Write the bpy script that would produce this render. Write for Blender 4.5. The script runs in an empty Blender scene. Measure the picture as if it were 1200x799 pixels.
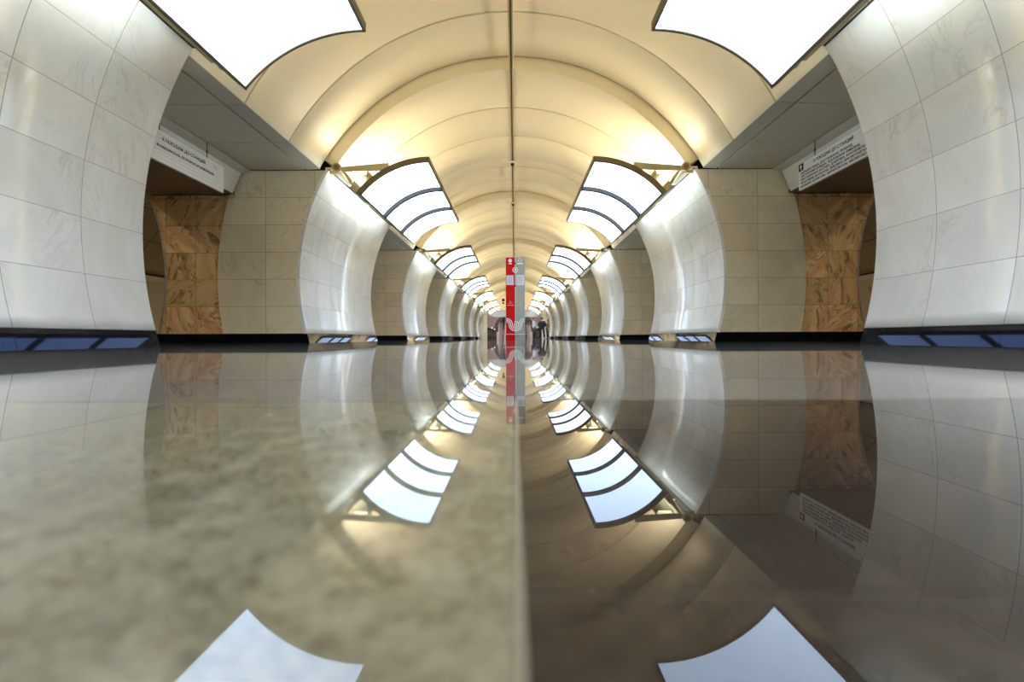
import bpy, bmesh, math, random
from mathutils import Vector, Matrix
random.seed(7)
S = bpy.context.scene
COL = S.collection
R_ = math.radians

# ------------------------------------------------------------------ camera, world, exposure
cam_d = bpy.data.cameras.new('camera')
cam = bpy.data.objects.new('camera', cam_d); COL.objects.link(cam)
CAM = Vector((0.06, 0.0, 0.10))
cam.location = CAM
cam.rotation_euler = Matrix.Rotation(R_(90), 4, 'X').to_euler()
ROLL = R_(-0.2)
cam.rotation_euler = (Matrix.Rotation(R_(90), 3, 'X') @ Matrix.Rotation(ROLL, 3, 'Z')).to_euler()
cam_d.sensor_width = 36.0
cam_d.lens = 467.0 / 1200 * 36.0
cam_d.shift_x = -3.5 / 1200
cam_d.shift_y = -4.0 / 1200
cam_d.clip_start = 0.01
cam_d.dof.use_dof = True
cam_d.dof.focus_distance = 9.0
cam_d.dof.aperture_fstop = 2.4
S.camera = cam

w = bpy.data.worlds.new('world'); S.world = w; w.use_nodes = True
w.node_tree.nodes['Background'].inputs[0].default_value = (0.9, 0.85, 0.75, 1)
w.node_tree.nodes['Background'].inputs[1].default_value = 0.0
S.view_settings.view_transform = 'Standard'
S.view_settings.look = 'None'
S.view_settings.exposure = 1.0
S.view_settings.gamma = 1.0
S.view_settings.use_curve_mapping = False
S.cycles.use_denoising = True
S.cycles.max_bounces = 10
S.cycles.diffuse_bounces = 6
S.cycles.glossy_bounces = 5
S.cycles.sample_clamp_indirect = 6.0
S.cycles.caustics_reflective = False

PANEL_E = 3.6                    # lit diffuser panels of the ceiling lights
PANEL_C = (0.57, 0.745, 1.0)
TUBE_E = 15.5                    # warm tubes above the panels
WASH_E = 19.0                     # pale lamps between the panels and the wall tops
WASH_C = (0.82, 0.95, 1.0)
TUBE_C = (1.0, 0.91, 0.76)

# ------------------------------------------------------------------ materials
def lin(c):
    return tuple(((v / 255) / 12.92) if v / 255 <= 0.04045 else ((v / 255 + 0.055) / 1.055) ** 2.4 for v in c)

class NT:
    def __init__(s, name):
        s.m = bpy.data.materials.new(name); s.m.use_nodes = True
        s.t = s.m.node_tree; s.b = s.t.nodes['Principled BSDF']
    def n(s, typ, **kw):
        x = s.t.nodes.new(typ)
        for k, v in kw.items(): setattr(x, k, v)
        return x
    def l(s, a, b): s.t.links.new(a, b)
    def val(s, sock, v):
        if hasattr(v, 'is_output'): s.l(v, sock)
        else: sock.default_value = v
    def math(s, op, a, b=None, c=None):
        x = s.n('ShaderNodeMath', operation=op)
        s.val(x.inputs[0], a)
        if b is not None: s.val(x.inputs[1], b)
        if c is not None: s.val(x.inputs[2], c)
        return x.outputs[0]
    def vmath(s, op, a, b=None):
        x = s.n('ShaderNodeVectorMath', operation=op)
        s.val(x.inputs[0], a)
        if b is not None:
            if op == 'SCALE': s.val(x.inputs[3], b)
            else: s.val(x.inputs[1], b)
        return x.outputs[0]
    def mix(s, f, a, b):
        x = s.n('ShaderNodeMix', data_type='RGBA')
        s.val(x.inputs[0], f)
        for i, v in ((6, a), (7, b)):
            if isinstance(v, tuple): v = v + (1,) if len(v) == 3 else v
            s.val(x.inputs[i], v)
        return x.outputs[2]
    def ramp(s, f, stops):
        x = s.n('ShaderNodeValToRGB'); e = x.color_ramp.elements
        while len(e) < len(stops): e.new(0.5)
        for el, (p, c) in zip(e, stops):
            el.position = p; el.color = c + (1,) if len(c) == 3 else c
        s.l(f, x.inputs[0]); return x.outputs[0]
    def noise(s, vec, scale, detail=6, rough=.6, dist=0):
        x = s.n('ShaderNodeTexNoise')
        s.l(vec, x.inputs['Vector']); x.inputs['Scale'].default_value = scale
        x.inputs['Detail'].default_value = detail; x.inputs['Roughness'].default_value = rough
        x.inputs['Distortion'].default_value = dist
        return x.outputs['Fac']
    def set(s, **kw):
        for k, v in kw.items():
            k = k.replace('_', ' ')
            if isinstance(v, tuple) and len(v) == 3 and 'Color' in k: v = v + (1,)
            s.val(s.b.inputs[k], v)

def plain(name, rgb, rough=.5, metal=0.0, **kw):
    m = NT(name); m.set(Base_Color=lin(rgb), Roughness=rough, Metallic=metal, **kw); return m.m

def emit(name, rgb, strength):
    m = NT(name)
    m.set(Base_Color=(.8, .8, .8), Emission_Color=rgb, Emission_Strength=strength, Roughness=.4)
    return m.m

def tiled(name, tw, th, base, alt, vein, joint, jw=.004, rough=.06, tilt=.012, vscale=1.2, vein_amt=.5, ior=1.5, bold=None, off=(0, 0), tone=.10, stretch=(1, 1, 1)):
    """polished stone slabs laid out on the UV grid (UV in metres)"""
    m = NT(name)
    uv = m.n('ShaderNodeUVMap').outputs[0]
    sp = m.n('ShaderNodeSeparateXYZ'); m.l(uv, sp.inputs[0])
    u = m.math('DIVIDE', m.math('ADD', sp.outputs[0], off[0]), tw); v = m.math('DIVIDE', m.math('ADD', sp.outputs[1], off[1]), th)
    fu, fv = m.math('FLOOR', u), m.math('FLOOR', v)
    du = m.math('MULTIPLY', m.math('PINGPONG', u, .5), tw)
    dv = m.math('MULTIPLY', m.math('PINGPONG', v, .5), th)
    d = m.math('MINIMUM', du, dv)
    jm = m.math('LESS_THAN', d, jw)
    oi = m.n('ShaderNodeObjectInfo').outputs['Random']
    cb = m.n('ShaderNodeCombineXYZ'); m.l(fu, cb.inputs[0]); m.l(fv, cb.inputs[1]); m.l(m.math('MULTIPLY', oi, 37.0), cb.inputs[2])
    wn = m.n('ShaderNodeTexWhiteNoise', noise_dimensions='3D'); m.l(cb.outputs[0], wn.inputs[0])
    rnd, rv = wn.outputs['Value'], wn.outputs['Color']
    cv = m.n('ShaderNodeCombineXYZ'); m.l(sp.outputs[0], cv.inputs[0]); m.l(sp.outputs[1], cv.inputs[1])
    # every slab is cut from its own place and turned its own way
    vr = m.n('ShaderNodeVectorRotate', rotation_type='Z_AXIS'); m.l(cv.outputs[0], vr.inputs[0])
    m.l(m.math('MULTIPLY', m.math('SUBTRACT', rnd, .5), 2.6 if bold else 1.0), vr.inputs['Angle'])
    st = m.vmath('MULTIPLY', vr.outputs[0], stretch)
    pos = m.vmath('ADD', st, m.vmath('SCALE', rv, 23.0))
    n1 = m.noise(pos, vscale, 8, .62, 1.2)
    n2 = m.noise(pos, vscale * 2.1, 10, .6, 2.2)
    col = m.mix(m.ramp(n1, [(.35, (0, 0, 0)), (.68, (1, 1, 1))]), base, alt)
    vm = m.math('MULTIPLY', m.ramp(m.math('ABSOLUTE', m.math('SUBTRACT', n2, .5)), [(0, (1, 1, 1)), (.028, (0, 0, 0))]), vein_amt)
    n3 = m.noise(pos, vscale * .9, 3, .5, .4)
    vm = m.math('MULTIPLY', vm, m.ramp(n3, [(.48, (0, 0, 0)), (.66, (1, 1, 1))]))
    col = m.mix(vm, col, vein)
    if bold:
        wv = m.n('ShaderNodeTexWave', wave_type='BANDS', bands_direction='X')
        m.l(pos, wv.inputs['Vector']); wv.inputs['Scale'].default_value = bold[0]
        wv.inputs['Distortion'].default_value = 9; wv.inputs['Detail'].default_value = 5
        wv.inputs['Detail Scale'].default_value = 1.0
        k = m.math('MULTIPLY', m.ramp(wv.outputs['Fac'], [(.2, (0, 0, 0)), (.95, (1, 1, 1))]), m.math('MULTIPLY_ADD', rnd, .7, .2))
        col = m.mix(k, col, bold[1])
        k2 = m.math('MULTIPLY', m.ramp(m.noise(pos, 2.6, 9, .68, 3), [(.53, (0, 0, 0)), (.64, (1, 1, 1))]), .8)
        col = m.mix(k2, col, bold[2])
    hs = m.n('ShaderNodeHueSaturation'); m.l(col, hs.inputs['Color'])
    m.l(m.math('MULTIPLY_ADD', rnd, tone, 1 - tone * .55), hs.inputs['Value'])
    m.l(m.mix(jm, hs.outputs[0], joint), m.b.inputs['Base Color'])
    geo = m.n('ShaderNodeNewGeometry')
    nn = m.vmath('NORMALIZE', m.vmath('ADD', geo.outputs['Normal'], m.vmath('SCALE', m.vmath('SUBTRACT', rv, (.5, .5, .5)), tilt)))
    m.l(nn, m.b.inputs['Normal'])
    m.l(m.math('MULTIPLY_ADD', jm, .5, rough), m.b.inputs['Roughness'])
    m.set(IOR=ior)
    return m.m

M = {}
M['white_marble'] = tiled('white_marble', .6817, .586, lin((242, 243, 240)), lin((228, 228, 222)), lin((172, 168, 156)), lin((160, 156, 142)), jw=.003, rough=.10, tilt=.05, vscale=.75, vein_amt=.4, stretch=(1.6, .7, 1), tone=.12)
M['beige_marble'] = tiled('beige_marble', 1.02, .563, lin((238, 229, 205)), lin((226, 214, 186)), lin((176, 156, 116)), lin((120, 105, 75)), jw=.003, rough=.10, tilt=.006, vscale=.9, vein_amt=.45, off=(.0, -.2))
M['orange_marble'] = tiled('orange_marble', .62, .563, lin((246, 216, 162)), lin((230, 188, 130)), lin((90, 66, 46)), lin((120, 86, 54)), jw=.003, rough=.10, tilt=.006, vscale=1.5, vein_amt=.9, bold=(1.1, lin((226, 168, 126)), lin((112, 92, 68))), off=(.22, -.2), tone=.30, stretch=(1, .35, 1))
M['black_granite'] = tiled('black_granite', 1.36, 3.0, lin((16, 16, 18)), lin((24, 24, 27)), lin((36, 36, 40)), lin((6, 6, 6)), jw=.002, rough=.03, tilt=.002, vscale=30, vein_amt=.2, ior=1.30)
M['black_granite'].node_tree.nodes['Principled BSDF'].inputs['Specular Tint'].default_value = (.20, .32, .75, 1)
M['vault'] = plain('cream_vault_paint', (236, 225, 194), .55)
M['vault_gap'] = plain('vault_gap_shade', (52, 44, 28), .8)  # shade put into the colour, so the panel gaps show as shadow lines
M['soffit'] = plain('grey_soffit_panel', (198, 194, 180), .45)
M['soffit_edge'] = plain('grey_soffit_edge', (188, 184, 170), .45)
M['groove'] = plain('dark_groove', (26, 24, 20), .8)
M['riser'] = plain('pale_grey_panel', (224, 222, 212), .4)
M['low_soffit'] = plain('brown_soffit_panel', (118, 104, 82), .45)
M['trim'] = plain('brushed_trim', (196, 190, 172), .35, .2)
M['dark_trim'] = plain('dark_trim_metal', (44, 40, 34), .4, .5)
M['bronze'] = plain('bronze_frame_metal', (112, 98, 70), .42, .5)
M['dark_bronze'] = plain('dark_bronze_rib', (46, 37, 24), .5, .3)
M['bracket'] = plain('cream_bracket_paint', (192, 178, 136), .42)
M['brass'] = plain('brass_hub_metal', (150, 122, 66), .35, .8)
M['panel'] = emit('lit_diffuser', PANEL_C, PANEL_E)
M['wash'] = emit('wall_wash_face', WASH_C, WASH_E)
M['tube'] = emit('warm_tube', TUBE_C, TUBE_E)
M['white'] = plain('white_sign_face', (232, 232, 230), .35)
M['sign_line'] = plain('sign_rule', (176, 174, 172), .5)
M['ink'] = plain('black_ink', (22, 22, 24), .5)
M['lime'] = plain('lime_line_colour', (176, 190, 60), .4)
M['red'] = plain('red_panel', (190, 4, 0), .6, 0.0, Specular_IOR_Level=.2)
M['grey_panel'] = plain('grey_panel', (150, 152, 142), .42)
M['poster'] = plain('pale_poster', (206, 206, 210), .4)
M['poster_ink'] = plain('poster_ink', (150, 150, 158), .5)
M['graphic'] = plain('white_graphic', (238, 238, 234), .4)
M['faint_graphic'] = plain('faint_graphic', (196, 160, 150), .4)
M['steel'] = plain('steel_rail', (200, 200, 198), .28, .8)
M['track_wall'] = tiled('track_wall_panel', 1.5, 1.45, lin((150, 136, 108)), lin((144, 130, 102)), lin((120, 106, 80)), lin((40, 34, 26)), jw=.012, rough=.4, tilt=.0, vscale=.6, vein_amt=.05, tone=.04)
M['plat_lamp'] = emit('platform_lamp_face', (1, .86, .62), 4.0)
M['track_low'] = plain('track_wall_lower', (176, 164, 134), .4)
M['name_letters'] = plain('station_name_letters', (176, 120, 72), .4)

def granite(name, dark, mid, lightc, scale=60, rough=.025, ior=1.55, streak=False):
    m = NT(name)
    tc = m.n('ShaderNodeTexCoord').outputs['Object']
    a = m.noise(tc, scale, 6, .7); b = m.noise(tc, scale * .22, 4, .6); c = m.noise(tc, 1.3, 4, .6)
    col = m.mix(m.ramp(a, [(.34, (0, 0, 0)), (.62, (1, 1, 1))]), dark, mid)
    col = m.mix(m.ramp(b, [(.45, (0, 0, 0)), (.72, (1, 1, 1))]), col, lightc)
    vo = m.n('ShaderNodeTexVoronoi'); m.l(tc, vo.inputs['Vector']); vo.inputs['Scale'].default_value = scale * 1.7
    sp = m.math('MULTIPLY', m.ramp(vo.outputs['Distance'], [(.12, (1, 1, 1)), (.3, (0, 0, 0))]), .55)
    col = m.mix(sp, col, dark)
    hs = m.n('ShaderNodeHueSaturation'); m.l(col, hs.inputs['Color']); m.l(m.math('MULTIPLY_ADD', c, .12, .94), hs.inputs['Value'])
    m.l(hs.outputs[0], m.b.inputs['Base Color']); m.set(Roughness=rough, IOR=ior)
    return m.m
M['floor_grey'] = granite('grey_granite', lin((98, 94, 89)), lin((118, 114, 108)), lin((132, 128, 122)))
M['floor_beige'] = granite('beige_granite', lin((84, 78, 60)), lin((142, 135, 110)), lin((152, 146, 124)), scale=150)
M['floor_brown'] = granite('brown_granite', lin((44, 36, 30)), lin((58, 49, 42)), lin((70, 60, 52)), scale=50, rough=.012, ior=1.44)
M['floor_joint'] = plain('floor_joint', (150, 140, 124), .4)

# ------------------------------------------------------------------ mesh helpers
class MB:
    def __init__(s): s.v = []; s.f = []; s.uv = []; s.mi = []; s.k = 0; s.sm = []
    def quad(s, pts, uv=None, smooth=False):
        i = len(s.v); s.v += [tuple(p) for p in pts]; s.f.append(tuple(range(i, i + len(pts))))
        s.uv += uv if uv else [(0, 0)] * len(pts); s.mi.append(s.k); s.sm.append(smooth)
    def box(s, a, b):
        x0, y0, z0 = a; x1, y1, z1 = b
        P = [(x0, y0, z0), (x1, y0, z0), (x1, y1, z0), (x0, y1, z0), (x0, y0, z1), (x1, y0, z1), (x1, y1, z1), (x0, y1, z1)]
        for q in ((0, 3, 2, 1), (4, 5, 6, 7), (0, 1, 5, 4), (1, 2, 6, 5), (2, 3, 7, 6), (3, 0, 4, 7)):
            pts = [P[i] for i in q]
            ax = [max(p[i] for p in pts) - min(p[i] for p in pts) for i in range(3)]
            if ax[2] < 1e-9: uv = [(p[0], p[1]) for p in pts]
            elif ax[1] < 1e-9: uv = [(p[0], p[2]) for p in pts]
            else: uv = [(p[1], p[2]) for p in pts]
            s.quad(pts, uv)
    def prism(s, poly, y0, y1):
        """poly: (x,z) outline, pushed along y"""
        n = len(poly)
        s.quad([(x, y0, z) for x, z in poly], [(x, z) for x, z in poly])
        s.quad([(x, y1, z) for x, z in reversed(poly)], [(x, z) for x, z in reversed(poly)])
        for i in range(n):
            (xa, za), (xb, zb) = poly[i], poly[(i + 1) % n]
            s.quad([(xa, y0, za), (xa, y1, za), (xb, y1, zb), (xb, y0, zb)], [(y0, za), (y1, za), (y1, zb), (y0, zb)])
    def arc(s, cx, cz, r0, r1, a0, a1, y0, y1, n=24):
        """solid arched slab between radii r0<r1, angles in radians from +x, from y0 to y1; UV in metres (y, arc length)"""
        for i in range(n):
            p, q = a0 + (a1 - a0) * i / n, a0 + (a1 - a0) * (i + 1) / n
            P = lambda r, a, y: (cx + r * math.cos(a), y, cz + r * math.sin(a))
            u = lambda a: (a - a0) * r0
            s.quad([P(r0, p, y0), P(r0, q, y0), P(r0, q, y1), P(r0, p, y1)], [(y0, u(p)), (y0, u(q)), (y1, u(q)), (y1, u(p))], True)
            s.quad([P(r1, p, y0), P(r1, p, y1), P(r1, q, y1), P(r1, q, y0)], [(y0, u(p)), (y1, u(p)), (y1, u(q)), (y0, u(q))], True)
            s.quad([P(r0, p, y0), P(r1, p, y0), P(r1, q, y0), P(r0, q, y0)], [(r0, u(p)), (r1, u(p)), (r1, u(q)), (r0, u(q))])
            s.quad([P(r0, p, y1), P(r0, q, y1), P(r1, q, y1), P(r1, p, y1)], [(r0, u(p)), (r0, u(q)), (r1, u(q)), (r1, u(p))])
        for a, fl in ((a0, 0), (a1, 1)):
            c, d = math.cos(a), math.sin(a)
            pts = [(cx + r0 * c, y0, cz + r0 * d), (cx + r0 * c, y1, cz + r0 * d), (cx + r1 * c, y1, cz + r1 * d), (cx + r1 * c, y0, cz + r1 * d)]
            s.quad(pts if not fl else pts[::-1], [(y0, 0), (y1, 0), (y1, .1), (y0, .1)])
    def tube(s, pts, r, n=10):
        pts = [Vector(p) for p in pts]; rings = []
        for i, p in enumerate(pts):
            d = (pts[min(i + 1, len(pts) - 1)] - pts[max(i - 1, 0)]).normalized()
            a = d.orthogonal().normalized() if abs(d.z) > .99 else d.cross(Vector((0, 0, 1))).normalized()
            b = d.cross(a).normalized()
            rr = r[i] if isinstance(r, (list, tuple)) else r
            rings.append([p + (a * math.cos(2 * math.pi * k / n) + b * math.sin(2 * math.pi * k / n)) * rr for k in range(n)])
        for i in range(len(rings) - 1):
            for k in range(n):
                s.quad([rings[i][k], rings[i][(k + 1) % n], rings[i + 1][(k + 1) % n], rings[i + 1][k]], None, True)
        s.quad(rings[0][::-1]); s.quad(rings[-1])
    def build(s, name, mats, parent=None, mirror=False):
        me = bpy.data.meshes.new(name)
        v = [(-x, y, z) for x, y, z in s.v] if mirror else s.v
        f = [tuple(reversed(q)) for q in s.f] if mirror else s.f
        me.from_pydata(v, [], f)
        ul = me.uv_layers.new(name='UVMap')
        uvs = []; i = 0
        for q in s.f:
            c = s.uv[i:i + len(q)]; i += len(q)
            uvs += c[::-1] if mirror else c
        ul.data.foreach_set('uv', [c for p in uvs for c in p])
        for m in (mats if isinstance(mats, (list, tuple)) else [mats]): me.materials.append(m)
        me.polygons.foreach_set('material_index', s.mi); me.polygons.foreach_set('use_smooth', s.sm)
        bm = bmesh.new(); bm.from_mesh(me); bmesh.ops.remove_doubles(bm, verts=bm.verts, dist=1e-5)
        bmesh.ops.recalc_face_normals(bm, faces=bm.faces)
        bm.to_mesh(me); bm.free(); me.update()
        o = bpy.data.objects.new(name, me); COL.objects.link(o)
        if parent: o.parent = parent
        return o

def bevel(o, wd=.006, seg=2):
    b = o.modifiers.new('bevel', 'BEVEL'); b.width = wd; b.segments = seg; b.limit_method = 'ANGLE'; b.angle_limit = R_(40)
    return o

def tag(o, label, cat, group=None, kind=None):
    o['label'] = label; o['category'] = cat
    if group: o['group'] = group
    if kind: o['kind'] = kind
    return o

def empty(name, loc=(0, 0, 0)):
    o = bpy.data.objects.new(name, None); COL.objects.link(o); o.location = loc; o.empty_display_size = .2
    return o

def copy_tree(o, parent=None):
    c = o.copy(); COL.objects.link(c)
    if parent: c.parent = parent
    for ch in o.children: copy_tree(ch, c)
    return c

def text_mesh(name, body, size, mat, parent, mw, align='LEFT', width=None, ext=.001):
    cu = bpy.data.curves.new(name, 'FONT'); cu.body = body; cu.size = size; cu.extrude = ext
    cu.offset = size * .018; cu.align_x = align; cu.align_y = 'CENTER'; cu.resolution_u = 3
    t = bpy.data.objects.new(name, cu); COL.objects.link(t)
    bpy.context.view_layer.update()
    dg = bpy.context.evaluated_depsgraph_get()
    me = bpy.data.meshes.new_from_object(t.evaluated_get(dg))
    bpy.data.objects.remove(t)
    if width:
        xs = [v.co.x for v in me.vertices]; k = width / (max(xs) - min(xs))
        for v in me.vertices: v.co.x *= k
    me.materials.clear(); me.materials.append(mat)
    o = bpy.data.objects.new(name, me); COL.objects.link(o)
    o.matrix_local = mw
    if parent: o.parent = parent
    return o

# ------------------------------------------------------------------ dimensions
ZC = 1.35            # height of the centre of the hall's circle
RW, RI = 4.40, 4.30  # pillar faces, vault above the pillars
RP = 4.55            # vault above the passages
RO = 6.10            # outer circle of the beige end faces
PX = 11.65           # centre of the platform halls' circle
PERIOD, LEN, Y0 = 7.57, 4.09, 8.26
ZT = 3.58            # top of the pillars
ZB = 0.20            # top of the dark base
NB, NE = -2, 5       # pillars from behind the camera to the far end
YEND = Y0 + NE * PERIOD + LEN + .35
YBACK = Y0 + NB * PERIOD - .3
ang = lambda z, r: math.asin((z - ZC) / r)
hx = lambda z, r=RW: math.sqrt(r * r - (z - ZC) ** 2)
px = lambda z: PX - math.sqrt(RW * RW - (z - ZC) ** 2)

# ------------------------------------------------------------------ floor
fl = empty('floor'); tag(fl, 'polished granite floor of the station hall, mirroring the lights', 'floor', kind='structure')
SEAM = .062; BY = .63
m = MB()
for a, b in (((-17, BY + .003), (17, YEND + 14)), ((-17, YBACK), (17, -.62))):
    m.box((a[0], a[1], -.05), (b[0], b[1], 0))
m.build('grey_slabs', M['floor_grey'], fl)
m = MB(); m.box((-17, -.62, -.05), (SEAM - .0012, BY, 0)); m.build('beige_slabs', M['floor_beige'], fl)
m = MB()
for ya, yb in ((-.62, .1543), (.1556, BY)): m.box((SEAM + .0012, ya, -.05), (17, yb, 0))
m.build('brown_slabs', M['floor_brown'], fl)
m = MB(); m.box((-17, -.63, -.06), (17, .64, -.0006)); m.build('slab_joints', M['floor_joint'], fl)

# ------------------------------------------------------------------ pillars
def make_pillar(sx, idx):
    root = empty('pillar', (0, Y0 + idx * PERIOD, 0))
    mir = sx < 0
    m = MB(); m.arc(0, ZC, RW, RW + .06, ang(ZB, RW), ang(ZT, RW), 0, LEN, 28); m.build('marble_cladding', M['white_marble'], root, mir)
    # beige faces towards the passages
    N = 26
    zs = [ZB + (ZT - ZB) * i / N for i in range(N + 1)]
    for ya, yb in ((.002, .10), (LEN - .10, LEN - .002)):
        m = MB()
        for a, b in zip(zs, zs[1:]):
            A, B = [(hx(a) + .005, a), (hx(a, RO), a)], [(hx(b) + .005, b), (hx(b, RO), b)]
            P = [A[0], A[1], B[1], B[0]]
            for y in (ya, yb): m.quad([(x, y, z) for x, z in (P if y == ya else P[::-1])], [(x, z) for x, z in (P if y == ya else P[::-1])])
            m.quad([(A[1][0], ya, a), (A[1][0], yb, a), (B[1][0], yb, b), (B[1][0], ya, b)], [(ya, a), (yb, a), (yb, b), (ya, b)])
        m.build('passage_face', M['beige_marble'], root, mir)
    m = MB()
    ztop = 3.09
    zs2 = [ZB + (ztop - ZB) * i / N for i in range(N + 1)]
    for a, b in zip(zs2, zs2[1:]):
        P = [(hx(a, RO) - .03, a), (px(a), a), (px(b), b), (hx(b, RO) - .03, b)]
        for y in (.06, LEN - .06):
            Q = P if y < 1 else P[::-1]
            m.quad([(x, y, z) for x, z in Q], [(x, z) for x, z in Q])
    m.build('orange_stone_face', M['orange_marble'], root, mir)
    m = MB(); m.arc(PX, ZC, RW, RW + .05, math.pi - ang(3.08, RW), math.pi - ang(ZB, RW), .06, LEN - .06, 20)
    m.build('platform_cladding', M['white_marble'], root, mir)
    m = MB()
    m.prism([(hx(ZB) - .0536, 0), (hx(ZB) + .09, 0), (hx(ZB) + .09, ZB - .004), (hx(ZB), ZB - .004)], 0, LEN)
    m.build('hall_base', M['black_granite'], root, mir)
    m = MB()
    for ya, yb in ((.0, .09), (LEN - .09, LEN)):
        m.prism([(hx(0) + .07, 0), (px(0), 0), (px(ZB), ZB - .003), (hx(ZB) + .07, ZB - .003)], ya, yb)
    m.build('passage_base', M['black_granite'], root, mir)
    # metal ledge where the wall meets the vault
    m = MB(); m.box((3.55, -.0, ZT + .012), (3.775, LEN, ZT + .06)); m.box((3.775, -.0, ZT + .018), (3.86, LEN, ZT + .06)); m.build('ledge', M['trim'], root, mir)
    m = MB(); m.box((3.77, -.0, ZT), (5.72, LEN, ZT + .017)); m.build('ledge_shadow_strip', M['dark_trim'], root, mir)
    return root

ORD = {-1: 'nearest', 0: 'second', 1: 'third', 2: 'fourth', 3: 'fifth', 4: 'sixth', 5: 'seventh'}
pil = {}
for sx in (-1, 1):
    side = 'left' if sx < 0 else 'right'
    for k in range(NB, NE + 1):
        root = make_pillar(sx, k) if k == NB else copy_tree(pil[sx, NB])
        root.location.y = Y0 + k * PERIOD
        if k == NB: lab = f'white marble pillar behind the viewer on the {side} of the hall'
        elif k == -1: lab = f'nearest curved white marble pillar, cut off by the {side} edge of the photo'
        elif k == 0: lab = f'curved white marble pillar beyond the hanging white sign on the {side} side'
        else: lab = f'{ORD[k]} curved white marble pillar counted from the viewer along the {side} side'
        tag(root, lab, 'pillar', 'marble pillars along the hall', 'structure')
        pil[sx, k] = root

# ------------------------------------------------------------------ vault
ce = empty('ceiling'); tag(ce, 'cream vaulted ceiling of arched panels over the hall', 'ceiling', kind='structure')
aI, aP = ang(3.64, RI), ang(3.60, RP)
G = .016
def vault_panel(r, r1, a, ya, yb):
    m = MB(); m.arc(0, ZC, r, r1, a, math.pi - a, ya, yb, 64); return bevel(m.build('vault_panel', M['vault'], ce), .006, 1)
for k in range(NB, NE + 1):
    b = Y0 + k * PERIOD
    for i in range(3):
        vault_panel(RI, RP + .06, aI, b + LEN * i / 3 + (G if i else 0), b + LEN * (i + 1) / 3 - (G if i < 2 else 0))
    if k < NE:
        ln = PERIOD - LEN
        for i in range(3):
            vault_panel(RP, RP + .05, aP, b + LEN + ln * i / 3 + G, b + LEN + ln * (i + 1) / 3 - G - (.022 if i == 2 else 0))
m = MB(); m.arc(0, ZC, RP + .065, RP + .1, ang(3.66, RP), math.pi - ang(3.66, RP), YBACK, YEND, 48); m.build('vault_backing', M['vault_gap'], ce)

# ------------------------------------------------------------------ passage ceilings
def make_passage(sx):
    root = empty('passage_ceiling')
    mir = sx < 0
    ln = PERIOD - LEN
    for i in range(3):
        ya, yb = ln * i / 3 + .006, ln * (i + 1) / 3 - .006
        m = MB(); m.prism([(hx(3.60, RP), 3.60), (4.24, 3.585), (4.24, 3.66), (hx(3.60, RP) + .02, 3.66)], ya, yb); bevel(m.build('edge_panel', M['soffit_edge'], root, mir), .004)
        m = MB(); m.box((4.275, ya, 3.585), (5.40, yb, 3.64)); bevel(m.build('soffit_panel', M['soffit'], root, mir), .004)
    m = MB(); m.prism([(5.415, 3.575), (5.56, 3.50), (5.60, 3.56), (5.43, 3.64)], .0, ln); m.build('sloping_strip', M['soffit'], root, mir)
    m = MB(); m.prism([(5.56, 3.498), (5.735, 3.09), (5.79, 3.09), (5.63, 3.53)], .07, ln - .07); m.build('riser_panel', M['riser'], root, mir)
    m = MB(); m.box((5.74, 0, 3.085), (7.66, ln, 3.16)); m.build('low_soffit', M['low_soffit'], root, mir)
    m = MB(); m.box((4.0, -.0, 3.645), (5.7, ln, 3.70)); m.build('soffit_backing', M['groove'], root, mir)
    return root
for sx in (-1, 1):
    side = 'left' if sx < 0 else 'right'
    p = None
    for k in range(NB, NE):
        p = make_passage(sx) if p is None else copy_tree(p)
        p.location.y = Y0 + k * PERIOD + LEN
        w_ = {NB: 'behind the viewer', -1: 'above the hanging white sign'}.get(k, f'just beyond the {ORD.get(k)} pillar')
        tag(p, f'grey panelled passage ceiling on the {side} side {w_}', 'ceiling', 'grey passage ceilings', 'structure')

# ------------------------------------------------------------------ platform halls
for sx in (-1, 1):
    side = 'left' if sx < 0 else 'right'
    mir = sx < 0
    root = empty('wall_' + side); tag(root, f'curved khaki track wall of the {side} platform hall seen through the passages', 'wall', kind='structure')
    m = MB(); m.arc(PX, ZC, RW, RW + .1, ang(2.9, RW), math.pi - ang(3.09, RW), YBACK, YEND + .2, 40); m.build('platform_vault', M['track_wall'], root, mir)
    m = MB(); m.arc(PX, ZC, RW, RW + .1, ang(0, RW), ang(2.86, RW), YBACK, YEND + .2, 10); m.build('lower_wall', M['track_low'], root, mir)
    m = MB(); m.arc(PX, ZC, RW - .01, RW + .1, ang(2.86, RW), ang(2.9, RW), YBACK, YEND + .2, 2); m.build('dark_rail', M['groove'], root, mir)
    X = PX + hx(2.27) - .03
    if sx > 0: mw = Matrix(((0, 0, -1, X), (-1, 0, 0, 17.9), (0, 1, 0, 2.27), (0, 0, 0, 1)))
    else: mw = Matrix(((0, 0, 1, -X), (1, 0, 0, 14.6), (0, 1, 0, 2.27), (0, 0, 0, 1)))
    t = text_mesh('station_name_letters', 'Бутырская', .5, M['name_letters'], root, mw, ext=.015)
    m = MB(); m.box((PX - 2.0, YBACK + .5, 4.9), (PX - 1.7, YEND - .5, 4.98)); m.build('platform_lamp', M['plat_lamp'], root, mir)
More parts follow.
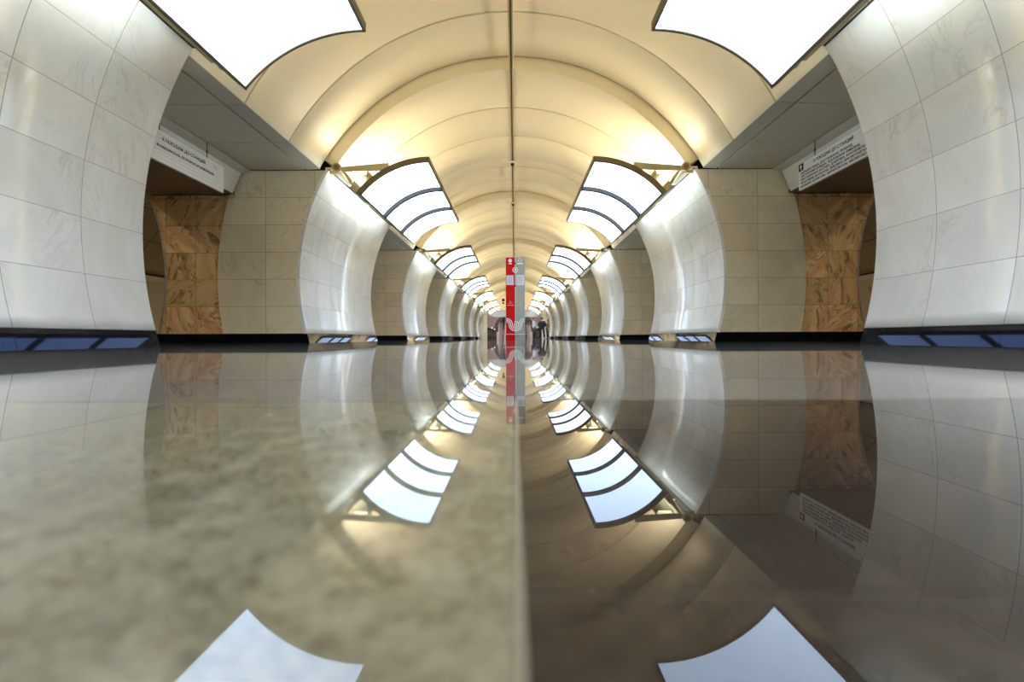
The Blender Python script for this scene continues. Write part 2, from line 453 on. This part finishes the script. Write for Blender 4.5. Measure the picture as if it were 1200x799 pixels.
# ------------------------------------------------------------------ hall ends
m = MB(); m.box((-17, YBACK - .2, 0), (17, YBACK - .02, 6.2)); tag(m.build('wall_back', M['beige_marble']), 'beige stone wall behind the viewer closing the hall', 'wall', kind='structure')
we = empty('wall_front'); tag(we, 'far end wall with a wide doorway to the escalators', 'wall', kind='structure')
DW, DH = 3.46, 2.72
m = MB(); m.box((-17, YEND, 0), (-DW, YEND + .3, 3.6)); m.box((DW, YEND, 0), (17, YEND + .3, 3.6)); m.build('stone_jamb', M['beige_marble'], we)
m = MB(); m.box((-DW, YEND, DH), (DW, YEND + .3, 3.52)); m.build('lintel', plain('grey_lintel', (176, 170, 154), .5), we)
m = MB(); m.box((-17, YEND + .02, 3.6), (17, YEND + .3, 6.3)); m.box((-DW, YEND + .02, 3.56), (DW, YEND + .3, 3.6)); m.build('tympanum', M['vault'], we)
m = MB(); m.box((-DW - .05, YEND - .03, 3.52), (DW + .05, YEND + .05, 3.56)); m.build('dark_cornice', M['dark_trim'], we)

# escalator lobby
M['mauve'] = plain('mauve_grey_wall', (176, 160, 156), .5)
M['mauve_dark'] = plain('dark_arch_stone', (84, 74, 74), .4)
M['tunnel'] = plain('pale_tunnel_lining', (196, 182, 180), .5)
M['step_metal'] = plain('grey_step_metal', (158, 146, 144), .5, .2)
M['maroon'] = granite('dark_parapet_granite', lin((44, 34, 36)), lin((66, 54, 56)), lin((96, 84, 84)), scale=5, rough=.2)
M['lamp_globe'] = emit('small_globe_lamp', (1, .62, .35), 1.3)
M['lobby_fill'] = emit('lobby_fill_face', (1, .90, .86), 16.0)  # glow of the added fill lights in lobby and tunnel
lo = empty('wall_lobby'); tag(lo, 'mauve grey escalator lobby beyond the far doorway', 'wall', kind='structure')
YL = YEND + 6.5
TR, TZ = 2.66, .80
N = 40
m = MB()
for i in range(N):     # end wall of the lobby with a round tunnel mouth
    a, b = math.pi * i / N - 0, math.pi * (i + 1) / N
    p = lambda r, t: (r * math.cos(t), YL, max(TZ, 0) + r * math.sin(t))
    def edge(t):
        c, s_ = math.cos(t), math.sin(t); k = min(4.4 / max(abs(c), 1e-6), 3.4 / max(s_, 1e-6)); return (k * c, YL, TZ + k * s_)
    m.quad([p(TR, a), edge(a), edge(b), p(TR, b)])
m.box((-4.4, YL, 0), (-TR, YL + .1, TZ)); m.box((TR, YL, 0), (4.4, YL + .1, TZ))
m.box((-4.5, YEND + .3, 0), (-4.4, YL + .1, 4.2)); m.box((4.4, YEND + .3, 0), (4.5, YL + .1, 4.2)); m.box((-4.5, YEND + .3, 4.2), (4.5, YL + .1, 4.3))
m.build('lobby_shell', M['mauve'], lo)
m = MB(); m.arc(0, TZ, TR - .02, TR + .36, 0, math.pi, YL - .12, YL + .02, 40); m.build('arch_ring', M['mauve_dark'], lo)
m = MB()
SL = math.tan(R_(30))
for i in range(N):
    a, b = math.pi * i / N, math.pi * (i + 1) / N
    q = lambda t, y: (TR * math.cos(t), YL + y, TZ + TR * math.sin(t) + y * SL)
    m.quad([q(a, 0), q(b, 0), q(b, 12), q(a, 12)], None, True)
m.quad([(-3, YL + 12, 5), (3, YL + 12, 5), (3, YL + 12, 12), (-3, YL + 12, 12)])
m.build('tunnel_lining', M['tunnel'], lo)
m = MB(); m.box((-.15, YL + .5, TZ + TR - .12), (.15, YL + 1.6, TZ + TR - .06)); m.build('tunnel_fill_light', M['lobby_fill'], lo)  # fill light added out of view to brighten the tunnel
lm = MB(); lm.box((-.9, YEND + 2.0, 4.08), (.9, YEND + 4.4, 4.19)); f = MB(); f.box((-.84, YEND + 2.06, 4.06), (.84, YEND + 4.34, 4.085))
ll = lm.build('lobby_fill_light', M['trim']); f.build('diffuser', M['lobby_fill'], ll); tag(ll, 'unseen fill light added to brighten the escalator lobby beyond the far doorway', 'light')  # added fill light hidden above the doorway, lifts the dark lobby
for sx in (-1, 1):
    m = MB(); m.prism([(2.52, 0), (4.3, 0), (4.3, 1.75), (2.95, 1.28), (2.52, 1.02)], YL - 1.6, YL - .2)
    o = m.build('parapet', M['maroon'], None, sx < 0); bevel(o, .03)
    for x_, z_ in ((3.2, 1.47), (2.8, 1.27)):
        g = MB(); g.tube([(x_ * sx, YL - 1.0, z_ - .12), (x_ * sx, YL - 1.0, z_ - .02), (x_ * sx, YL - 1.0, z_ + .05), (x_ * sx, YL - 1.0, z_ + .1)], [.02, .05, .06, .02], 8); g.build('globe_lamp', M['lamp_globe'], o)
    tag(o, f'dark maroon granite parapet at the foot of the escalators, {"left" if sx < 0 else "right"} of the doorway', 'parapet', 'parapets beside the escalators')
def make_escalator(x):
    root = empty('escalator', (x, YL - 2.6, 0))
    prof = lambda h: [(0, h)] + [(1.6, h)] + [(2.2 + t, h + .25 + t * SL) for t in (0, 10)]
    for s_ in (-1, 1):
        m = MB(); P = prof(0)
        for (ya, za), (yb, zb) in zip(P, P[1:]):
            xa, xb = s_ * .50 - .11, s_ * .50 + .11
            v = [(xa, ya, za), (xb, ya, za), (xb, yb, zb), (xa, yb, zb), (xa, ya, za + .9), (xb, ya, za + .9), (xb, yb, zb + .9), (xa, yb, zb + .9)]
            for q in ((0, 3, 2, 1), (4, 5, 6, 7), (0, 1, 5, 4), (1, 2, 6, 5), (2, 3, 7, 6), (3, 0, 4, 7)): m.quad([v[i] for i in q])
        m.build('balustrade', M['tunnel'], root)
        m = MB(); m.tube([(s_ * .5, y, z + .93) for y, z in P], .06, 8); m.build('handrail', M['mauve_dark'], root)
    m = MB()
    for i in range(30):
        y = 1.6 + i * .36; z = max(0, (y - 1.9) * SL)
        m.box((-.39, y, z - .02 if i else 0), (.39, y + .36, z + .2 if i else .03))
    m.build('steps', M['step_metal'], root)
    return root
for x, t in ((-1.85, 'left'), (0, 'middle'), (1.85, 'right')):
    tag(make_escalator(x), f'{t} one of the three escalators rising beyond the far doorway', 'escalator', 'escalators at the far end')

# ------------------------------------------------------------------ ceiling lights
LL = 4.20; LC, LZ, LR = 1.64, 1.85, 1.865
A0, A1 = R_(90 - 51.5), R_(90)
def make_light(sx):
    root = empty('ceiling_light', (0, 0, 3.0)); z0 = -3.0
    mir = sx < 0
    cz = LZ + z0
    D = .10
    def arcbar(name, ya, yb, r0, r1, mat, a0=A0, a1=A1, n=20, par=root):
        m = MB(); m.arc(LC, cz, r0, r1, a0, a1, ya, yb, n); return m.build(name, mat, par, mir)
    e = .035 / LR
    m = MB()
    m.arc(LC, cz, LR - D, LR, A0, A1, 0, .05, 20); m.arc(LC, cz, LR - D, LR, A0, A1, LL - .03, LL, 20)
    m.arc(LC, cz, LR - D, LR, A0, A0 + e, .05, LL - .03, 2); m.arc(LC, cz, LR - D, LR, A1 - e, A1, .05, LL - .03, 2)
    m.build('frame', M['bronze'], root, mir)
    for i in (1, 2): arcbar('rib', LL * i / 3 - .038, LL * i / 3 + .038, LR - D - .072, LR - .02, M['dark_bronze'])
    for i in range(3):
        arcbar('diffuser', LL * i / 3 + (.05 if i == 0 else .038), LL * (i + 1) / 3 - (.038 if i < 2 else .03), LR - D + .012, LR - D + .024, M['panel'], A0 + e, A1 - e)
    arcbar('top_cover', .05, LL - .03, LR - .012, LR + .008, M['bracket'])
    hp = (3.46, 3.48 + z0)
    m = MB(); m.tube([(hp[0], -.02, hp[1]), (hp[0], LL - .1, hp[1])], .055, 14); m.build('support_pipe', M['bracket'], root, mir)
    for y in (-.07, LL - .14):
        m = MB(); m.tube([(hp[0], y, hp[1]), (hp[0], y + .05, hp[1])], .09, 20); fo = m.build('pipe_flange', M['bracket'], root, mir)
        m = MB(); m.tube([(hp[0], y - .012, hp[1]), (hp[0], y + .02, hp[1])], .055, 16); m.build('flange_hub', M['brass'], fo, mir)
    for y in (.03, LL / 2, LL - .25):
        m = MB()
        P = [(hp[0] - .05, hp[1] - .045), (hp[0] - .05, hp[1] + .045), (hp[0] - .16, hp[1] + .055), (2.45, 3.60 + z0), (2.45, 3.47 + z0), (hp[0] - .16, hp[1] - .05)]
        m.prism(P, y - .02, y + .02)
        for bx in (.17, .24):
            for bz in (-.025, .03): m.tube([(hp[0] - bx, y - .032, hp[1] + bz), (hp[0] - bx, y + .0, hp[1] + bz)], .012, 8)
        m.build('bracket_arm', M['bracket'], root, mir)
        m = MB(); m.prism([(3.30, 3.40 + z0), (3.38, 3.44 + z0), (3.13, 3.02 + z0), (3.06, 3.05 + z0)], y - .018, y + .018); m.build('strut', M['bracket'], root, mir)
    for y in (.16, LL / 2):
        m = MB(); m.box((hp[0] + .03, y, hp[1] - .03), (3.70, y + .05, hp[1] + .03)); m.build('wall_bracket', M['bracket'], root, mir)
    # trough with a warm lamp that washes the vault above the panel
    t0, t1 = 3.46 + z0, 3.55 + z0
    m = MB(); m.prism([(2.98, t0), (3.30, t0), (3.33, t1), (3.315, t1), (3.288, t0 + .014), (2.992, t0 + .014), (2.965, t1), (2.95, t1)], .25, LL - .15)
    tr_ = m.build('uplight_trough', M['bracket'], root, mir)
    m = MB(); m.box((3.00, .30, t0 + .02), (3.28, LL - .18, t0 + .04)); m.build('warm_lamp', M['tube'], tr_, mir)
    m = MB(); m.prism([(3.185, 3.28 + z0), (3.185, 3.165 + z0), (3.305, 3.165 + z0), (3.305, 3.214 + z0), (3.293, 3.214 + z0), (3.293, 3.182 + z0), (3.262, 3.182 + z0), (3.20, 3.28 + z0)], .12, LL - .15); wh = m.build('wash_housing', M['bracket'], root, mir)
    m = MB(); m.prism([(3.206, 3.276 + z0), (3.266, 3.192 + z0), (3.274, 3.198 + z0), (3.214, 3.282 + z0)], .14, LL - .17); m.build('wash_lamp', M['wash'], wh, mir)
    for y in (.6, LL - .7):
        m = MB(); m.box((3.08, y, 3.13 + z0), (3.12, y + .04, t0)); m.build('trough_stand', M['bracket'], root, mir)
    return root
for sx in (-1, 1):
    side = 'left' if sx < 0 else 'right'
    p = None
    for k in range(NB, NE + 1):
        p = make_light(sx) if p is None else copy_tree(p)
        p.location.y = Y0 - .31 + k * PERIOD
        if k == NB: lab = f'curved lit ceiling panel behind the viewer on the {side} side'
        elif k == -1: lab = f'nearest glowing white ceiling panel, cut off by the top edge on the {side}'
        elif k == 0: lab = f'large curved three-pane glowing ceiling light, first one fully in view on the {side} side'
        else: lab = f'{ORD[k]} curved glowing ceiling light counted from the viewer along the {side} side'
        tag(p, lab, 'ceiling light', 'curved panel lights along the vault')

# ------------------------------------------------------------------ ridge cable tray and fixtures
m = MB(); m.box((-.046, YBACK, 5.600), (-.032, YEND, 5.628)); m.box((.032, YBACK, 5.600), (.046, YEND, 5.628)); m.box((-.046, YBACK, 5.62), (.046, YEND, 5.628))
M['tray'] = plain('tray_metal', (226, 206, 160), .5)
tr = m.build('cable_tray', M['tray']); tag(tr, 'long thin metal cable tray running along the crown of the vault', 'cable tray')
m = MB(); m.tube([(0, YBACK, 5.61), (0, YEND, 5.61)], .009, 6); m.build('cable', M['groove'], tr)
for k in range(NB, NE + 1):
    for y in (Y0 + k * PERIOD + .2, Y0 + k * PERIOD + LEN - .2):
        h = MB(); h.box((-.012, y, 5.62), (.012, y + .03, 5.652)); h.build('hanger', M['tray'], tr)
for y, d_ in ((12.35, 'nearer'), (16.1, 'farther')):
    root = empty('junction_box', (0, y, 5.585))
    m = MB(); m.box((-.09, -.07, -.10), (.09, .07, -.03)); bevel(m.build('housing', M['white'], root), .012)
    m = MB(); m.tube([(0, 0, -.03), (0, 0, 0)], .035, 12); m.build('mount', M['ink'], root)
    m = MB(); m.tube([(0, 0, -.17), (0, 0, -.15), (0, 0, -.10)], [.02, .05, .06], 12); m.build('dome', M['ink'], root)
    m = MB(); m.tube([(-.27, 0, -.055), (.27, 0, -.055)], .006, 6); m.build('side_rod', M['tray'], root)
    tag(root, f'small white box with black dome under the cable tray, {d_} of two', 'fixture', 'boxes under the cable tray')
root = empty('hanging_speaker', (-1.36, 49.0, 3.56 + .9))
m = MB(); m.box((-.17, -.1, .1), (.17, .1, .42)); bevel(m.build('upper_cabinet', M['ink'], root), .02)
m = MB(); m.box((-.11, -.08, -.22), (.11, .08, 0.0)); bevel(m.build('lower_cabinet', M['ink'], root), .02)
m = MB(); m.tube([(0, 0, 0), (0, 0, .1)], .015, 6); m.tube([(0, 0, .42), (0, 0, 1.02)], .012, 6); m.build('hanger_rod', M['tray'], root)
tag(root, 'small black hanging fixture under the far end of the vault, left of the totem', 'fixture')

# ------------------------------------------------------------------ hanging signs
def make_sign(sx):
    y0, y1, za, zb = 5.75, 7.45, 2.82, 3.30
    X = 5.40
    root = empty('hanging_sign', (sx * X, (y0 + y1) / 2, za)); cy = (y0 + y1) / 2
    m = MB(); m.box((-.025, y0 - cy, 0), (.025, y1 - cy, zb - za)); bevel(m.build('board', M['white'], root), .004)
    fs = -sx                                              # faces the hall
    fx = fs * .0262
    m = MB()
    for i in range(1, 8):
        z = (zb - za) * i / 8
        m.box((min(fx, fx - fs * .003), y0 - cy + .01, z - .0015), (max(fx, fx - fs * .003), y1 - cy - .01, z + .0015))
    m.build('ruled_lines', M['sign_line'], root)
    def T(body, ys, ye, z, size):
        w_ = abs(ye - ys)
        if sx < 0: mw = Matrix(((0, 0, 1, fx + .001), (1, 0, 0, min(ys, ye) - cy), (0, 1, 0, z - za), (0, 0, 0, 1)))
        else: mw = Matrix(((0, 0, -1, fx - .001), (-1, 0, 0, max(ys, ye) - cy), (0, 1, 0, z - za), (0, 0, 0, 1)))
        text_mesh('lettering', body, size, M['ink'], root, mw, width=w_)
    if sx < 0:
        T('К ПОЕЗДАМ ДО СТАНЦИЙ', 6.15, 7.00, 3.185, .075)
        T('ФОНВИЗИНСКАЯ, ПЕТРОВСКО-РАЗУМОВСКАЯ', 6.05, 7.20, 3.06, .062)
        cyy, czz = 7.24, 3.20
    else:
        T('К ПОЕЗДАМ ДО СТАНЦИЙ', 7.08, 6.25, 3.215, .075)
        for i, (t, ye) in enumerate((('МАРЬИНА РОЩА, ДОСТОЕВСКАЯ, ТРУБНАЯ,', 6.26), ('СРЕТЕНСКИЙ БУЛЬВАР, ЧКАЛОВСКАЯ, РИМСКАЯ,', 6.12),
                                   ('КРЕСТЬЯНСКАЯ ЗАСТАВА, ДУБРОВКА, КОЖУХОВСКАЯ,', 5.97), ('ПЕЧАТНИКИ, ВОЛЖСКАЯ, ЛЮБЛИНО, БРАТИСЛАВСКАЯ,', 5.96),
                                   ('МАРЬИНО, БОРИСОВО, ШИПИЛОВСКАЯ, ЗЯБЛИКОВО', 6.02))):
            T(t, 7.39, ye, 3.115 - i * .062, .058)
        cyy, czz = 5.93, 3.235
        m = MB(); m.box((min(fx, fx + fs * .002), 7.325 - cy, zb - za - .135), (max(fx, fx + fs * .002), 7.445 - cy, zb - za - .005)); b = m.build('arrow_plate', M['ink'], root)
        g = fx + fs * .004; c = 7.385 - cy; z = zb - za - .07
        m = MB(); m.quad([(g, c - .012, z - .045), (g, c + .012, z - .045), (g, c + .012, z + .01), (g, c - .012, z + .01)]); m.quad([(g, c - .035, z + .005), (g, c + .035, z + .005), (g, c, z + .05)])
        m.build('arrow', M['graphic'], b)
    m = MB(); n = 20
    for i in range(n):
        a, b = 2 * math.pi * i / n, 2 * math.pi * (i + 1) / n
        m.quad([(fx + fs * .001, cyy - cy + r * math.cos(t), czz - za + r * math.sin(t)) for r, t in ((.024, a), (.036, a), (.036, b), (.024, b))])
    m.build('line_ring', M['lime'], root)
    for y in (6.13, 7.08):
        m = MB(); m.tube([(0, y - cy, zb - za), (0, y - cy, 3.585 - za)], .006, 8); m.tube([(0, y - cy, zb - za + .10), (0, y - cy, zb - za + .14)], .012, 8)
        m.build('hanger_rod', M['dark_trim'], root)
    return root
tag(make_sign(-1), 'white hanging direction sign with two lines of text, in the left passage', 'sign', 'hanging direction signs')
tag(make_sign(1), 'white hanging direction sign with six lines of text and a black arrow plate, right passage', 'sign', 'hanging direction signs')

# ------------------------------------------------------------------ information totem
TY = 13.0; k_ = TY / 467.0
def tz(y): return .10 + (395.5 - y) * k_
def tx(x): return .06 + (x - 603.5) * k_
root = empty('information_totem', (tx(604.1), TY, 0)); ox = tx(604.1)
zt = tz(301.6)
dp = .30
m = MB(); m.box((tx(593.0) - ox, 0, 0), (tx(603.8) - ox, dp, zt)); bevel(m.build('red_panel', M['red'], root), .004)
m = MB(); m.box((tx(604.4) - ox, 0, 0), (tx(615.2) - ox, dp, zt)); bevel(m.build('grey_panel', M['grey_panel'], root), .004)
m = MB(); m.box((tx(603.8) - ox, .004, 0), (tx(604.4) - ox, dp - .004, zt - .01)); m.build('centre_strip', M['poster'], root)
m = MB()
for y in (308.5, 335): m.box((tx(603.2) - ox, -.012, tz(y) - .03), (tx(604.6) - ox, .01, tz(y) + .03))
m.build('hinge', M['ink'], root)
def rect(mb, x0, x1, y0, y1, t=.003): mb.box((tx(x0) - ox, -t, tz(y1)), (tx(x1) - ox, .002, tz(y0)))
m = MB(); rect(m, 593.6, 602.0, 322.6, 333.8); pz = m.build('poster', M['poster'], root)
m = MB()
for i in range(9): rect(m, 594.4, 601.2 - (i % 3) * .7, 324 + i, 324.35 + i, .004)
m.build('small_print', M['poster_ink'], pz)
m = MB(); rect(m, 605.6, 614.6, 322.2, 334.0); pz = m.build('poster', M['poster'], root)
m = MB()
for i in range(9): rect(m, 606.4, 613.8 - (i % 4) * .6, 324 + i, 324.35 + i, .004)
m.build('small_print', M['poster_ink'], pz)
def ring(mb, cx, cy, r0, r1, a0, a1, n=28, y=-.004):
    for i in range(n):
        a, b = a0 + (a1 - a0) * i / n, a0 + (a1 - a0) * (i + 1) / n
        mb.quad([(tx(cx) - ox + r * k_ * math.cos(t), y, tz(cy) + r * k_ * math.sin(t)) for r, t in ((r0, a), (r1, a), (r1, b), (r0, b))])
m = MB(); ring(m, 598.1, 305.4, .5, 2.1, 0, 2 * math.pi); m.build('pictogram', M['graphic'], root)
m = MB(); ring(m, 609.4, 305.0, 1.7, 2.2, 0, 2 * math.pi); m.build('pictogram', M['graphic'], root)
m = MB(); ring(m, 604.0, 316.4, 2.4, 3.1, 0, 2 * math.pi, 28, -.013); ao = m.build('arrow_ring', M['graphic'], root)
m = MB(); m.quad([(tx(602.4) - ox, -.014, tz(316.6)), (tx(605.6) - ox, -.014, tz(316.6)), (tx(604) - ox, -.014, tz(314.7))]); rect(m, 603.5, 604.5, 316.6, 318.0, .014); m.build('arrow', M['graphic'], ao)
for x0, x1, y0, y1 in ((596.2, 600.2, 308.4, 309.4), (606.0, 613.2, 308.3, 309.4), (597.7, 598.7, 352.6, 353.8), (595.6, 600.8, 354.9, 355.4), (594.4, 602.4, 357.2, 358.0), (609.0, 609.8, 352.0, 353.2), (607.2, 611.8, 354.9, 355.4), (606.2, 612.6, 357.2, 357.9)):
    m = MB(); rect(m, x0, x1, y0, y1, .004); m.build('caption_line', M['faint_graphic'] if y0 > 340 else M['graphic'], root)
m = MB(); C0, C1, C2 = 593.2, 604.2, 615.2
for r in (3.6, 5.5, 7.4):
    ring(m, C1, 380.4, r - .42, r + .42, math.pi, 2 * math.pi)
for r in (3.6, 5.5, 7.4):
    ring(m, C0, 380.4, r - .42, r + .42, 0, math.pi / 2); ring(m, C2, 380.4, r - .42, r + .42, math.pi / 2, math.pi)
ring(m, C1, 380.4, 3.2, 4.0, -.2, math.pi * .62); ring(m, C1, 380.4, 1.3, 2.0, 0, 2 * math.pi)
m.build('wave_emblem', M['graphic'], root)
m = MB(); z = tz(391.6); a, b = tx(589.9) - ox, tx(618.0) - ox
m.tube([(a, -.09, z), (b, -.09, z), (b, dp + .09, z), (a, dp + .09, z), (a, -.09, z)], .011, 8)
m.build('guard_rail', M['steel'], root)
for x in (tx(593.0) - ox, tx(615.2) - ox):
    m = MB(); m.tube([(x, dp / 2, z), (a if x < 0 else b, dp / 2, z)], .008, 8); m.build('rail_bracket', M['steel'], root)
tag(root, 'tall information totem, half red and half grey, standing in the middle of the hall', 'totem')

# ------------------------------------------------------------------ people
def skin_mesh(name, chain, mat, parent, sub=2, root_i=0):
    """chain: (list of (pos, radius-x, radius-y), list of edges)"""
    P, E = chain
    me = bpy.data.meshes.new(name); me.from_pydata([p[0] for p in P], E, [])
    o = bpy.data.objects.new(name, me); COL.objects.link(o)
    sk = o.modifiers.new('skin', 'SKIN'); sk.use_smooth_shade = True
    for i, sv in enumerate(me.skin_vertices[0].data):
        sv.radius = (P[i][1], P[i][2]); sv.use_root = i == root_i
    ss = o.modifiers.new('sub', 'SUBSURF'); ss.levels = sub; ss.render_levels = sub
    bpy.context.view_layer.update()
    dg = bpy.context.evaluated_depsgraph_get()
    nm = bpy.data.meshes.new_from_object(o.evaluated_get(dg))
    bpy.data.objects.remove(o)
    nm.materials.clear(); nm.materials.append(mat)
    for p in nm.polygons: p.use_smooth = True
    r = bpy.data.objects.new(name, nm); COL.objects.link(r); r.parent = parent
    return r
def ellipsoid(name, c, r, mat, parent, n=16, cut=None):
    bm = bmesh.new(); bmesh.ops.create_uvsphere(bm, u_segments=n, v_segments=n // 2 + 2, radius=1)
    for v in bm.verts: v.co = Vector((v.co.x * r[0] + c[0], v.co.y * r[1] + c[1], v.co.z * r[2] + c[2]))
    if cut: 
        bmesh.ops.delete(bm, geom=[v for v in bm.verts if cut(v.co)], context='VERTS')
    me = bpy.data.meshes.new(name); bm.to_mesh(me); bm.free(); me.materials.append(mat)
    for p in me.polygons: p.use_smooth = True
    o = bpy.data.objects.new(name, me); COL.objects.link(o); o.parent = parent; return o
SKIN = plain('skin', (196, 148, 120), .5)
HAIR = plain('dark_hair', (34, 26, 22), .5)
SHOE = plain('dark_shoe', (20, 18, 18), .4)
def person(loc, rot, H, jacket, trousers, arms, stance=.10, bulk=1.0, coat=0.0, hair_long=False, label=''):
    """arms: per side (elbow, wrist) offsets from the shoulder, local x across, -y ahead; figure faces -y"""
    root = empty('person', loc); root.rotation_euler.z = rot; s = H / 1.75
    V = lambda x, y, z: (x * s, y * s, z * s)
    kn, an, tb = .50, .085, 1 + (bulk - 1) * .45
    P = [(V(0, 0, .97), .135 * s, .10 * s), (V(0, .005, 1.15), .12 * s, .09 * s), (V(0, 0, 1.36), .15 * s, .10 * s), (V(0, .01, 1.48), .055 * s, .055 * s), (V(0, -.005, 1.56), .05 * s, .055 * s),
         (V(0, -.012, 1.63), .072 * s, .088 * s), (V(0, -.005, 1.70), .070 * s, .085 * s)]
    E = [(0, 1), (1, 2), (2, 3), (3, 4), (4, 5), (5, 6)]
    JP = [(V(0, 0, .96 - coat), .17 * bulk * s, .13 * bulk * s), (V(0, 0, 1.12), .155 * bulk * s, .12 * bulk * s), (V(0, 0, 1.33), .165 * bulk * s, .12 * bulk * s), (V(0, .01, 1.45), .09 * s, .08 * s)]
    JE = [(0, 1), (1, 2), (2, 3)]
    TP = [(V(0, 0, .97), .14 * s, .11 * s)]; TE = []
    for sd, (el, wr) in zip((-1, 1), arms):
        sh = Vector((sd * .18 * min(bulk, 1.06), 0, 1.40 - .05 * (bulk - 1))); e_ = sh + Vector(el); w_ = sh + Vector(wr)
        hd = w_ + (w_ - e_).normalized() * .09
        b = len(P); P += [(V(*sh), .055 * s, .055 * s), (V(*e_), .04 * s, .04 * s), (V(*w_), .028 * s, .03 * s), (V(*hd), .036 * s, .022 * s)]
        E += [(2, b), (b, b + 1), (b + 1, b + 2), (b + 2, b + 3)]
        f = (w_ - e_).normalized(); side = f.cross(Vector((0, 1, 0))).normalized() if abs(f.y) < .9 else Vector((1, 0, 0))
        for q in range(4):
            c = len(P); o_ = side * (-.026 + q * .0175)
            L_ = (.06, .072, .068, .052)[q]
            P += [(V(*(hd + o_ * .8 + f * .03)), .009 * s, .009 * s), (V(*(hd + o_ + f * (.03 + L_ * .6) + Vector((0, -.012, 0)))), .008 * s, .008 * s), (V(*(hd + o_ + f * (.02 + L_) + Vector((0, -.03, 0)))), .007 * s, .007 * s)]
            E += [(b + 3, c), (c, c + 1), (c + 1, c + 2)]
        c = len(P); P += [(V(*(hd - f * .02 + side * -.045 + Vector((0, -.02, 0)))), .010 * s, .010 * s), (V(*(hd + f * .02 + side * -.055 + Vector((0, -.035, 0)))), .009 * s, .009 * s)]
        E += [(b + 3, c), (c, c + 1)]
        j = len(JP); JP += [(V(*sh), .075 * bulk * s, .075 * bulk * s), (V(*e_), .064 * bulk * s, .064 * bulk * s), (V(*(w_ * .92 + e_ * .08)), .046 * s, .046 * s)]
        JE += [(2, j), (j, j + 1), (j + 1, j + 2)]
    for sd in (-1, 1):
        b = len(P); x = sd * .09; xf = sd * stance
        P += [(V(x, 0, .90), .085 * s, .085 * s), (V((x + xf) / 2, -.015, kn), .055 * s, .058 * s), (V(xf, .01, an), .035 * s, .042 * s)]
        E += [(0, b), (b, b + 1), (b + 1, b + 2)]
        t = len(TP); TP += [(V(x, 0, .88), .098 * tb * s, .10 * s), (V((x + xf) / 2, -.015, kn), .075 * tb * s, .075 * tb * s), (V(xf, .005, .07), .066 * tb * s, .07 * tb * s)]
        TE += [(0, t), (t, t + 1), (t + 1, t + 2)]
    skin_mesh('body', (P, E), SKIN, root)
    skin_mesh('jacket', (JP, JE), jacket, root)
    skin_mesh('trousers', (TP, TE), trousers, root)
    for sd in (-1, 1):
        x = sd * stance
        o = skin_mesh('shoe', ([(V(x, .055, .045), .045 * s, .042 * s), (V(x, -.05, .04), .048 * s, .036 * s), (V(x + sd * .012, -.16, .03), .045 * s, .026 * s)], [(0, 1), (1, 2)]), SHOE, root)
        mz = min(v.co.z for v in o.data.vertices)
        for v in o.data.vertices: v.co.z -= mz - .0005 if v.co.z < .03 else 0
    for sd in (-1, 1):
        ellipsoid('ear', V(sd * .082, .0, 1.635), (.012 * s, .022 * s, .032 * s), SKIN, root, 10)
        ellipsoid('eye', V(sd * .032, -.092, 1.645), (.012 * s, .008 * s, .008 * s), SHOE, root, 8)
    ellipsoid('nose', V(0, -.105, 1.61), (.014 * s, .02 * s, .025 * s), SKIN, root, 8)
    ellipsoid('mouth', V(0, -.094, 1.572), (.024 * s, .008 * s, .006 * s), plain('lips', (150, 86, 80), .5), root, 8)
    ellipsoid('hair', V(0, .018, 1.675), (.088 * s, .098 * s, .092 * s), HAIR, root, 18, (lambda c: c.y < -.045 * s and c.z < 1.70 * s) if not hair_long else (lambda c: c.y < -.05 * s and c.z < 1.69 * s))
    if hair_long: ellipsoid('long_hair', V(0, .07, 1.53), (.09 * s, .055 * s, .15 * s), HAIR, root, 16)
    tag(root, label, 'person', 'people standing at the far end')
    return root
PD = 33.4
hang = ((-.06, .03, -.29), (-.09, -.06, -.54)); hang2 = ((.06, .03, -.29), (.09, -.06, -.54))
foldL = ((-.08, .0, -.28), (.0, -.24, -.30)); foldR = ((.08, .0, -.28), (.0, -.24, -.30))
elbL = ((-.13, .03, -.29), (.0, -.22, -.38)); elbR = ((.13, .03, -.29), (.0, -.22, -.38))
W_J = plain('white_jacket', (206, 208, 214), .7); B_T = plain('black_trousers', (18, 18, 20), .7)
K_J = plain('black_coat', (24, 23, 24), .7); N_T = plain('navy_jeans', (26, 28, 48), .8)
O_J = plain('olive_brown_coat', (128, 108, 76), .7); D_T = plain('dark_trousers', (40, 38, 36), .8)
def pxx(x): return .06 + (x - 603.5) * PD / 467
p1 = person((pxx(625.8), PD, 0), R_(70), 1.76, W_J, B_T, (hang, foldR), .10, 1.0, 0, False, 'person in a pale jacket and black trousers, leftmost of the standing group')
p2 = person((pxx(635.8), PD + .55, 0), R_(170), 1.80, K_J, N_T, (elbL, elbR), .20, 1.45, .22, False, 'person in a bulky black coat and navy jeans, in the middle of the group')
p3 = person((pxx(643.2), PD + 1.2, 0), R_(-75), 1.68, O_J, D_T, (hang, hang2), .08, 1.05, .10, True, 'person in an olive brown coat, rightmost of the standing group')
# a dark bag hanging from the hand of the middle person
root = empty('shoulder_bag', (pxx(630.9), PD + .25, .66))
m = MB(); m.box((-.16, -.06, 0), (.16, .06, .24)); bevel(m.build('pouch', K_J, root), .03, 3)
m = MB(); m.tube([(-.12, 0, .22), (-.10, 0, .36), (0, 0, .43), (.10, 0, .36), (.12, 0, .22)], .012, 8); m.build('strap', SHOE, root)
tag(root, 'dark bag carried beside the person in the black coat', 'bag')
